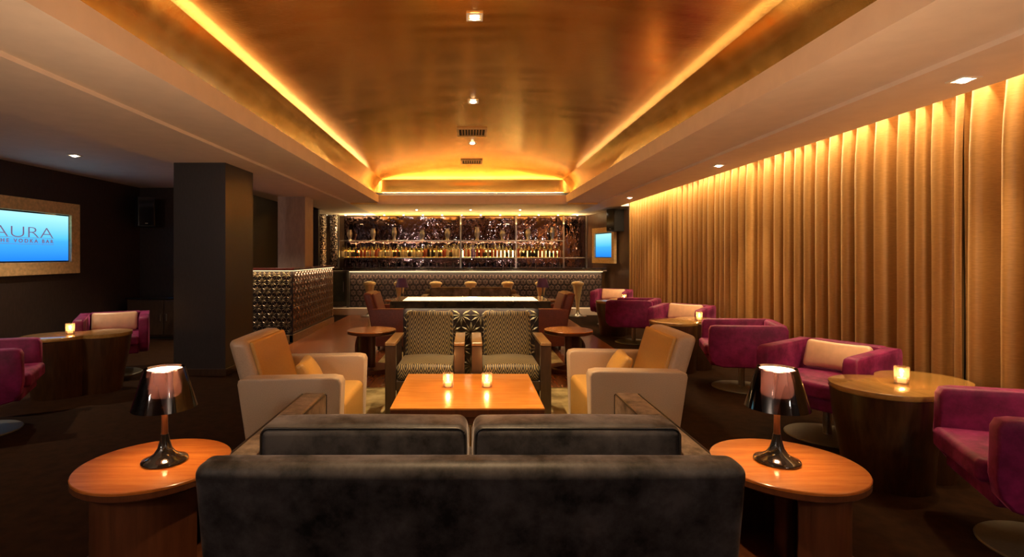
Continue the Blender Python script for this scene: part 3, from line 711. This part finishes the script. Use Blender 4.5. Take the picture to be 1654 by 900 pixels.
# ---------------------------------------------------------------- table lamps
def make_lamp(shade, lit):
    t = thing('table_lamp', '', 'lamp')
    link_mesh('base', lathe([(0, 0), (.095, 0), (.097, .005), (.094, .012), (.070, .020), (.045, .038), (.030, .062), (.021, .095), (.016, .125), (0, .125)], 48), M['black_gloss'], t, 50)
    link_mesh('stem', lathe([(0, .12), (.0145, .12), (.013, .18), (.013, .30), (0, .30)], 20), M['grey_metal'] if not lit else M['cherry_dark'], t, 50)
    link_mesh('lamp_shade', lathe([(.134, .245), (.082, .425), (.079, .425), (.131, .245), (.134, .245)], 64), shade, t, 50)
    if lit:
        link_mesh('diffuser', lathe([(.014, .285), (.058, .297), (.066, .31), (.074, .415), (.072, .415), (.064, .312), (.056, .30), (.014, .288), (.014, .285)], 48), M['diffuser'], t, 50)
        link_mesh('bulb', lathe([(0, -.022), (.016, -.016), (.022, 0), (.016, .016), (0, .022)], 20, loc=(0, 0, .385)), M['bulb'], t, 60)
        lamp_point('lamp_light', (0, 0, .405), P_LAMP, (1, .62, .32), t, .022)
        lamp_spot('lamp_down_light', (0, 0, .27), (0, 0, 0), 12.0, (1, .60, .24), 130, .6, t, .03)
    else:
        link_mesh('inner_cone', lathe([(.013, .29), (.05, .30), (.055, .41), (0, .41)], 24), M['white_paint'], t, 50)
    return t
tl = make_lamp(M['shade_glass'], True)
place(tl, True, (-1.384, 2.41, 0.466), 0, 'lit lamp with black glass shade on the left cherry table', 'pair of lit black lamps')
place(tl, False, (1.387, 2.41, 0.466), 0, 'lit lamp with black glass shade on the right cherry table', 'pair of lit black lamps')
tp = make_lamp(M['shade_purple'], False)
place(tp, True, (-1.39, 10.8, 0.501), 0, 'small purple-shaded lamp left of the far sofa', 'pair of purple lamps')
place(tp, False, (1.46, 10.8, 0.501), 0, 'small purple-shaded lamp right of the far sofa', 'pair of purple lamps')

# ---------------------------------------------------------------- magenta tub chairs
def make_tub():
    t = thing('tub_chair', '', 'armchair')
    W, v_ = 0.355, M['purple']
    for s in (-1, 1):
        poly = [(0.34, 0.285), (-0.22, 0.265), (-0.30, 0.285), (-0.345, 0.34), (-0.355, 0.42), (-0.352, 0.64), (-0.335, 0.675), (-0.29, 0.685), (0.30, 0.70), (0.34, 0.695), (0.36, 0.66), (0.36, 0.32)]
        link_mesh('arm', prism(poly, 'x', s*W-(0.095 if s > 0 else 0), s*W+(0.095 if s < 0 else 0), 0.016, 3), v_, t, 50)
    link_mesh('backrest', softbox(0.53, 0.11, 0.42, 0.03, (0, 0.01, 0), (0, 0.315, 0.492)), v_, t, 60)
    link_mesh('seat_frame', softbox(0.53, 0.60, 0.10, 0.02, (0, 0, 0), (0, -0.03, 0.315)), v_, t, 60)
    link_mesh('seat_cushion', softbox(0.525, 0.66, 0.11, 0.03, (0, 0, 0.014), (0, -0.06, 0.42)), v_, t, 60)
    link_mesh('post', lathe([(0, .02), (.03, .02), (.03, .275), (.06, .28), (0, .28)], 24), M['chrome'], t, 40)
    link_mesh('base_disc', lathe([(0, 0), (.29, 0), (.292, .006), (.285, .012), (.05, .02), (0, .02)], 64), M['disc_steel'], t, 30)
    return t
tc = make_tub()
PG = 'magenta velvet swivel tub chairs'
tubs = [((2.76, 2.50), (-.92, .40), 'magenta tub chair cut off by the right edge of the photo', None),
        ((2.76, 4.12), (-.86, -.51), 'magenta tub chair with satin pillow just behind the right lit lamp', 'satin pillow on the tub chair behind the right lit lamp'),
        ((2.86, 5.62), (-.95, .30), 'magenta tub chair seen side on between two drum tables along the curtain', None),
        ((2.92, 7.35), (-.62, -.78), 'magenta tub chair with satin pillow beside the middle curtain-side drum table', 'satin pillow on the tub chair at the middle curtain-side drum table'),
        ((2.62, 8.55), (-.85, .52), 'magenta tub chair turned away in front of the farthest drum table', None),
        ((2.84, 10.7), (-.45, -.89), 'farthest magenta tub chair with satin pillow, below the small wall screen', 'satin pillow on the farthest tub chair'),
        ((-3.90, 4.20), (.88, .48), 'magenta tub chair cut off by the left edge of the photo', None),
        ((-4.22, 6.30), (.50, -.87), 'magenta tub chair with bright pillow between left drum table and dark column', 'bright satin pillow on the tub chair left of the dark column')]
pil = make_lumbar(M['pillow'], 0.46, 0.21); pf = True
for i, ((x, y), (fx, fy), la, pl) in enumerate(tubs):
    place(tc, i == 0, (x, y, 0), face(fx, fy), la, PG)
    if pl:
        o = pil if pf else pil.copy()
        if not pf: C.objects.link(o)
        pf = False; n_ = Vector((fx, fy, 0)).normalized()
        o.location = Vector((x, y, 0.60))-n_*0.145; o.rotation_euler = (math.radians(-22), 0, face(fx, fy)); tag(o, pl, 'pillow', 'satin pillows')

# ---------------------------------------------------------------- two-lobed drum tables
def two_lobe(c1, r1, c2, r2, n=28):
    d = math.hypot(c2[0]-c1[0], c2[1]-c1[1]); ang = math.atan2(c2[1]-c1[1], c2[0]-c1[0])
    a = (d*d+r1*r1-r2*r2)/(2*d); al = math.acos(a/r1); be = math.acos((d-a)/r2)
    out = [(c1[0]+r1*math.cos(ang+al+(2*PI-2*al)*i/n), c1[1]+r1*math.sin(ang+al+(2*PI-2*al)*i/n)) for i in range(n)]
    s0 = ang+PI+be; out += [(c2[0]+r2*math.cos(s0+(2*PI-2*be)*i/n), c2[1]+r2*math.sin(s0+(2*PI-2*be)*i/n)) for i in range(n)]
    return out
def make_drum():
    t = thing('drum_table', '', 'side table')
    out = two_lobe((-0.19, -0.05), 0.285, (0.20, 0.06), 0.25)
    bm = bmesh.new(); rings = []
    for z, s in ((0, .80), (.2, .86), (.42, .95), (.565, .985)): rings.append([bm.verts.new((x*s, y*s, z)) for x, y in out])
    for A, B in zip(rings, rings[1:]):
        for i in range(len(A)): bm.faces.new([A[i], A[(i+1) % len(A)], B[(i+1) % len(A)], B[i]])
    bm.faces.new(rings[0]); bm.faces.new(rings[-1]); link_mesh('body', bm, M['drum_wood'], t, 35)
    link_mesh('tabletop', prism(out, 'z', .566, .60, .005, 2), M['drum_top'], t, 35)
    return t
dt = make_drum()
for i, (x, y, rz, la) in enumerate(((2.73, 3.36, .12, 'two-lobed dark drum table nearest the camera on the curtain side'), (2.64, 6.55, .2, 'two-lobed drum table in the middle of the curtain side, behind the right beige armchair'),
                                    (2.62, 9.45, .5, 'farthest two-lobed drum table along the curtain'), (-3.98, 5.42, .35, 'two-lobed drum table on the left between two magenta tub chairs'))):
    place(dt, i == 0, (x, y, 0), rz, la, 'two-lobed drum tables')

# ---------------------------------------------------------------- candles
def make_candle():
    t = thing('candle_holder', '', 'candle')
    link_mesh('glass', lathe([(0, 0), (.034, 0), (.038, .004), (.040, .105), (.0375, .105), (.0355, .008), (0, .006)], 28), M['holder'], t, 50)
    link_mesh('candle', lathe([(0, .0075), (.026, .0075), (.026, .035), (0, .035)], 20), M['wax'], t, 50)
    link_mesh('flame', lathe([(0, .040), (.006, .046), (.008, .056), (.004, .070), (0, .082)], 12), M['flame'], t, 60)
    lamp_point('candle_light', (0, 0, .07), P_CANDLE, (1, .50, .18), t, .012)
    return t
cd = make_candle()
cl = [((-0.168, 3.98, .413), 'left of the two glass candle holders on the coffee table'), ((0.122, 3.98, .413), 'right of the two glass candle holders on the coffee table'),
      ((2.68, 3.31, .601), 'amber glass candle holder on the drum table nearest the curtain foreground'), ((2.80, 6.52, .601), 'glass candle holder on the middle drum table by the curtain'),
      ((2.72, 9.42, .601), 'glass candle holder on the farthest drum table'), ((-4.06, 5.40, .601), 'glass candle holder on the left drum table')]
for i, (l, la) in enumerate(cl): place(cd, i == 0, l, 0, la, 'glass candle holders')

# ---------------------------------------------------------------- curtains
def curtain(y0, y1, label, seed, xo=0.0):
    rnd = random.Random(seed); bm = bmesh.new(); step = 0.0125; n = int((y1-y0)/step); Z = [0.02, .25, .6, 1.0, 1.4, 1.8, 2.1, 2.3, 2.42, 2.48, 2.53, 2.57]
    cum = []; ph = rnd.random()*6
    wl = 0.17
    for i in range(n+1):
        if i % 14 == 0: wl = rnd.uniform(.14, .25)
        ph += 2*PI*step/wl; cum.append(ph)
    k1, k2, k3 = rnd.random()*6, rnd.random()*6, rnd.random()*6
    cols = []
    for i in range(n+1):
        y = y0+step*i; col = []
        am = 0.068+0.020*math.sin(y*2.3+k1)+.012*math.sin(y*5.1+k2)
        for z in Z:
            zz = z/2.57; top = max(0, (z-2.2)/.37)
            ph_ = cum[i]+.35*math.sin(z*1.3+y*1.1+k3)*(1-zz); f_ = math.cos(ph_)+.18*math.cos(2*ph_+k1)
            x = 3.515+xo-am*(1-.35*top)*f_-.010*top*math.sin(cum[i]*3.0)
            col.append(bm.verts.new((x, y+.021*math.sin(2*ph_)*(1-.5*top), z)))
        cols.append(col)
    for a, b_ in zip(cols, cols[1:]):
        for j in range(len(Z)-1): bm.faces.new([a[j], b_[j], b_[j+1], a[j+1]])
    o = link_mesh('curtain', bm, M['curtain'], None, 80); o.modifiers.new('cloth', 'SOLIDIFY').thickness = 0.004
    tag(o, label, 'curtain', 'gold floor-length curtains')
curtain(0.6, 3.80, 'gold pleated curtain panel nearest the camera, right of the overlapping edge', 1, 0.0)
curtain(3.76, 6.49, 'gold pleated curtain panel behind the nearest drum table', 2)
curtain(6.48, 9.09, 'gold pleated curtain panel behind the middle tub chairs', 3)
curtain(9.08, 11.58, 'farthest gold pleated curtain panel, next to the dark end wall', 4)
rail = link_mesh('curtain_rail', box(3.46, 3.53, 0.0, 11.6, 2.58, 2.62, .004), M['white_paint']); tag(rail, 'white rail in the ceiling slot carrying the gold curtains', 'rail')
for yy in (1.5, 4.5, 7.5, 10.5): link_mesh('bracket', box(3.48, 3.51, yy-.02, yy+.02, 2.621, 2.858), M['white_paint'], rail)

# ---------------------------------------------------------------- wall screens
def text_mesh(s, size, mat_, parent, loc, sx=1, bold=0.0, name='lettering'):
    cu = bpy.data.curves.new('txt', 'FONT'); cu.body = s; cu.size = size; cu.align_x = 'CENTER'; cu.align_y = 'CENTER'; cu.extrude = 0.001; cu.offset = bold
    to = bpy.data.objects.new('txt', cu); C.objects.link(to); bpy.context.view_layer.update()
    me = bpy.data.meshes.new_from_object(to); bpy.data.objects.remove(to); me.materials.append(mat_)
    o = bpy.data.objects.new(name, me); C.objects.link(o); o.parent = parent; o.location = loc; o.rotation_euler = (PI/2, 0, 0); o.scale = (sx, 1, 1); return o
def make_tv(w_, h_, fw, label, loc, rz):
    t = thing('wall_screen', label, 'screen', loc, rz)
    bm = bmesh.new()
    for (x0, x1, z0, z1) in ((-w_/2, w_/2, h_/2-fw, h_/2), (-w_/2, w_/2, -h_/2, -h_/2+fw), (-w_/2, -w_/2+fw, -h_/2+fw, h_/2-fw), (w_/2-fw, w_/2, -h_/2+fw, h_/2-fw)):
        add_box(bm, x0, x1, -0.07, 0, z0, z1, .006)
    link_mesh('frame', bm, M['gold_frame'], t)
    link_mesh('bezel', box(-w_/2+fw+.001, w_/2-fw-.001, -0.03, -0.002, -h_/2+fw+.001, h_/2-fw-.001), M['black_gloss'], t)
    link_mesh('display', box(-w_/2+fw+.02, w_/2-fw-.02, -0.036, -0.031, -h_/2+fw+.02, h_/2-fw-.02), screen_mat('screen_picture', 1.1, h_/2-fw-.02), t)
    return t
tv = make_tv(1.86, 1.02, 0.17, 'large gold-framed wall screen glowing blue with bar name', (-5.898, 7.02, 1.64), PI/2)
ink = emis('logo_ink', (0.22, 0.17, 0.30), 0.7); ink.node_tree.nodes['Principled BSDF'].inputs['Base Color'].default_value = (.12, .08, .14, 1)
text_mesh('AURA', 0.21, ink, tv, (-0.02, -0.038, 0.055), 1.75, -0.004)
text_mesh('T H E   V O D K A   B A R', 0.066, ink, tv, (0.0, -0.038, -0.055), 1.25, 0.002)
bm = box(-0.47, 0.47, -0.0375, -0.037, -0.012, -0.008); add_box(bm, -0.47, 0.47, -0.0375, -0.037, -0.098, -0.094); link_mesh('rule_line', bm, ink, tv)
tv2 = make_tv(1.15, 0.86, 0.13, 'small gold-framed blue screen on the wall at the end of the curtain', (3.235, 12.80, 1.63), -PI/2+0.22)

link_mesh('wall_mount', box(-.12, .12, 0.001, .105, -.12, .12), M['grey_metal'], tv2)
# ---------------------------------------------------------------- speakers
def make_speaker(label, loc, rz):
    t = thing('wall_speaker', label, 'speaker', loc, rz)
    link_mesh('cabinet', prism([(-.16, .0), (.16, .0), (.12, -.26), (-.12, -.26)], 'z', -.25, .25, .008), M['black_matte'], t)
    link_mesh('grille', box(-.115, .115, -.272, -.262, -.23, .23, .004), M['black_gloss'], t)
    link_mesh('bracket', box(-.03, .03, 0.001, .10, -.05, .05), M['grey_metal'], t)
    link_mesh('badge', box(-.02, .02, -.276, -.2725, -.20, -.19), M['chrome'], t)
make_speaker('black loudspeaker high in the dark left corner', (-5.62, 9.20, 2.13), R(35))
make_speaker('black loudspeaker above the small blue screen by the curtain', (3.36, 12.05, 2.18), R(-60))

# low dark cabinet in the alcove
c = thing('low_cabinet', 'low black cabinet against the alcove wall behind the left tub chair', 'cabinet', (-5.1, 9.15, 0))
link_mesh('body', box(-.62, .62, -.28, .33, 0.04, .66, .005), M['espresso'], c)
link_mesh('top', box(-.64, .64, -.30, .335, .661, .69, .004), M['black_gloss'], c)
for s in (-1, 1):
    d_ = link_mesh('door', box(s*.31-.295, s*.31+.295, -.30, -.281, .07, .64, .003), M['espresso'], c)
    link_mesh('handle', box(s*.05-.008, s*.05+.008, -.316, -.301, .3, .42, .002), M['chrome'], d_)
link_mesh('plinth', box(-.58, .58, -.25, .33, 0, .04), M['black_matte'], c)

# ---------------------------------------------------------------- downlights and vents
def make_downlight(power, angle, size=0.1, col=COL_DOWN):
    t = thing('downlight', '', 'ceiling light')
    s = size/2; bm = bmesh.new()
    for a in ((-s, s, s*.72, s), (-s, s, -s, -s*.72), (-s, -s*.72, -s*.72, s*.72), (s*.72, s, -s*.72, s*.72)): add_box(bm, *a, -0.008, 0.0)
    link_mesh('frame', bm, M['white_paint'], t)
    link_mesh('lens', lathe([(0, -.001), (s*.6, -.001), (s*.55, -.012), (s*.3, -.02), (0, -.022)], 20), M['lens'], t)
    lamp_spot('spot', (0, 0, -0.03), (0, 0, 0), power, col, angle, .8, t, .03)
    return t
d1 = make_downlight(P_VAULT_SPOT, 62, 0.12)
for i, (y, la) in enumerate(((3.9, 'square downlight in the gold vault nearest the camera'), (6.05, 'square downlight in the gold vault, second from the camera'), (8.3, 'square downlight in the gold vault between the two air vents'), (1.75, 'square downlight in the gold vault above the near sofa, just outside the photo'))):
    place(d1, i == 0, (0.03, y, 3.146), 0, la, 'downlights in the gold vault')
d2 = make_downlight(P_SOFFIT_SPOT, 80, 0.12); d2b = make_downlight(110, 120, 0.12, (1, .74, .48)); fL = True
for i, (x, y, z, la) in enumerate(((3.0, 3.24, ZS, 'oblong downlight in the right ceiling margin nearest the camera'), (2.96, 6.35, ZS, 'downlight in the right ceiling margin above the middle tub chairs'), (2.96, 9.9, ZS, 'downlight in the right ceiling margin farthest from the camera'),
                                   (-4.76, 6.4, 2.60, 'downlight in the ceiling at far left above the left tub chair'), (-3.46, 8.2, ZS, 'downlight beside the top of the dark column'), (-4.6, 4.0, 2.6, 'downlight above the left drum table, outside the photo'))):
    if x < 0: place(d2b, fL, (x, y, z), 0, la, 'downlights in the flat ceiling'); fL = False
    else: place(d2, i == 0, (x, y, z), 0, la, 'downlights in the flat ceiling')
d3 = make_downlight(P_BAR_SPOT, 95, 0.07, (1, .70, .34))
for i in range(14):
    px = 527+i*31.2; place(d3, i == 0, ((px-760)*14.15/860, 14.15, ZS), 0, f'small downlight in the row over the bar shelves, number {i+1} from the left', 'row of small downlights over the bar shelves')
for x, la in ((-1.27, 'left small downlight over the bar counter'), (0.0, 'middle small downlight over the bar counter'), (1.17, 'right small downlight over the bar counter')):
    place(d3, False, (x, 12.55, ZS), 0, la, 'small downlights over the bar counter')
# unseen tilted fill spots added behind the camera to light the near sofa
d4 = make_downlight(1, 100, 0.12, COL_NEUT)
for ch_ in [c for c in bpy.data.objects if c.parent == d4 and c.type == 'LIGHT']:
    ch_.rotation_euler = (R(52), 0, 0); ch_.data.energy = P_REAR_FILL
for i, (x, la) in enumerate(((-2.25, 'left added fill downlight behind the viewpoint'), (2.3, 'right added fill downlight behind the viewpoint'))):
    place(d4, i == 0, (x, -0.9, 2.499), 0, la, 'added fill downlights behind the viewpoint')
def make_fill_uplighter(label, loc, p_):  # unseen uplighters added to fill the ceiling and near sofa
    t = thing('fill_uplighter', label, 'lamp', loc)
    link_mesh('base', lathe([(0, 0), (.15, 0), (.15, .015), (.02, .03), (0, .03)], 32), M['chrome'], t, 40)
    link_mesh('pole', lathe([(0, .03), (.012, .03), (.012, 1.75), (0, 1.75)], 12), M['chrome'], t, 40)
    link_mesh('bowl', lathe([(0, 1.75), (.03, 1.75), (.17, 1.83), (.165, 1.832), (.03, 1.76), (0, 1.76)], 32), M['white_paint'], t, 40)
    lamp_point('fill_light', (0, 0, 1.86), p_, COL_NEUT, t, .06)
make_fill_uplighter('added fill uplighter behind the viewpoint on the left', (-3.6, -1.3, 0), P_UP_FILL*1.3); make_fill_uplighter('added fill uplighter behind the viewpoint on the right', (2.7, -1.5, 0), P_UP_FILL*.6)
def make_vent(w_, d_, label, loc):
    t = thing('air_vent', label, 'vent', loc)
    bm = bmesh.new()
    for a in ((-w_/2, w_/2, d_/2-.03, d_/2), (-w_/2, w_/2, -d_/2, -d_/2+.03), (-w_/2, -w_/2+.03, -d_/2+.03, d_/2-.03), (w_/2-.03, w_/2, -d_/2+.03, d_/2-.03)): add_box(bm, *a, -.02, 0)
    link_mesh('frame', bm, M['grille'], t)
    link_mesh('backing', box(-w_/2+.03, w_/2-.03, -d_/2+.03, d_/2-.03, -.004, 0), M['black_matte'], t)
    n = int(w_/.045)
    for i in range(1, n): 
        x = -w_/2+.03+(w_-.06)*i/n
        link_mesh('slat', box(x-.006, x+.006, -d_/2+.032, d_/2-.032, -.018, -.005), M['grille'], t)
make_vent(0.42, 0.46, 'square air vent in the gold vault behind the second downlight', (0.02, 7.55, 3.150))
make_vent(0.40, 0.42, 'farther air vent near the end of the gold vault', (0.02, 9.95, 3.150))
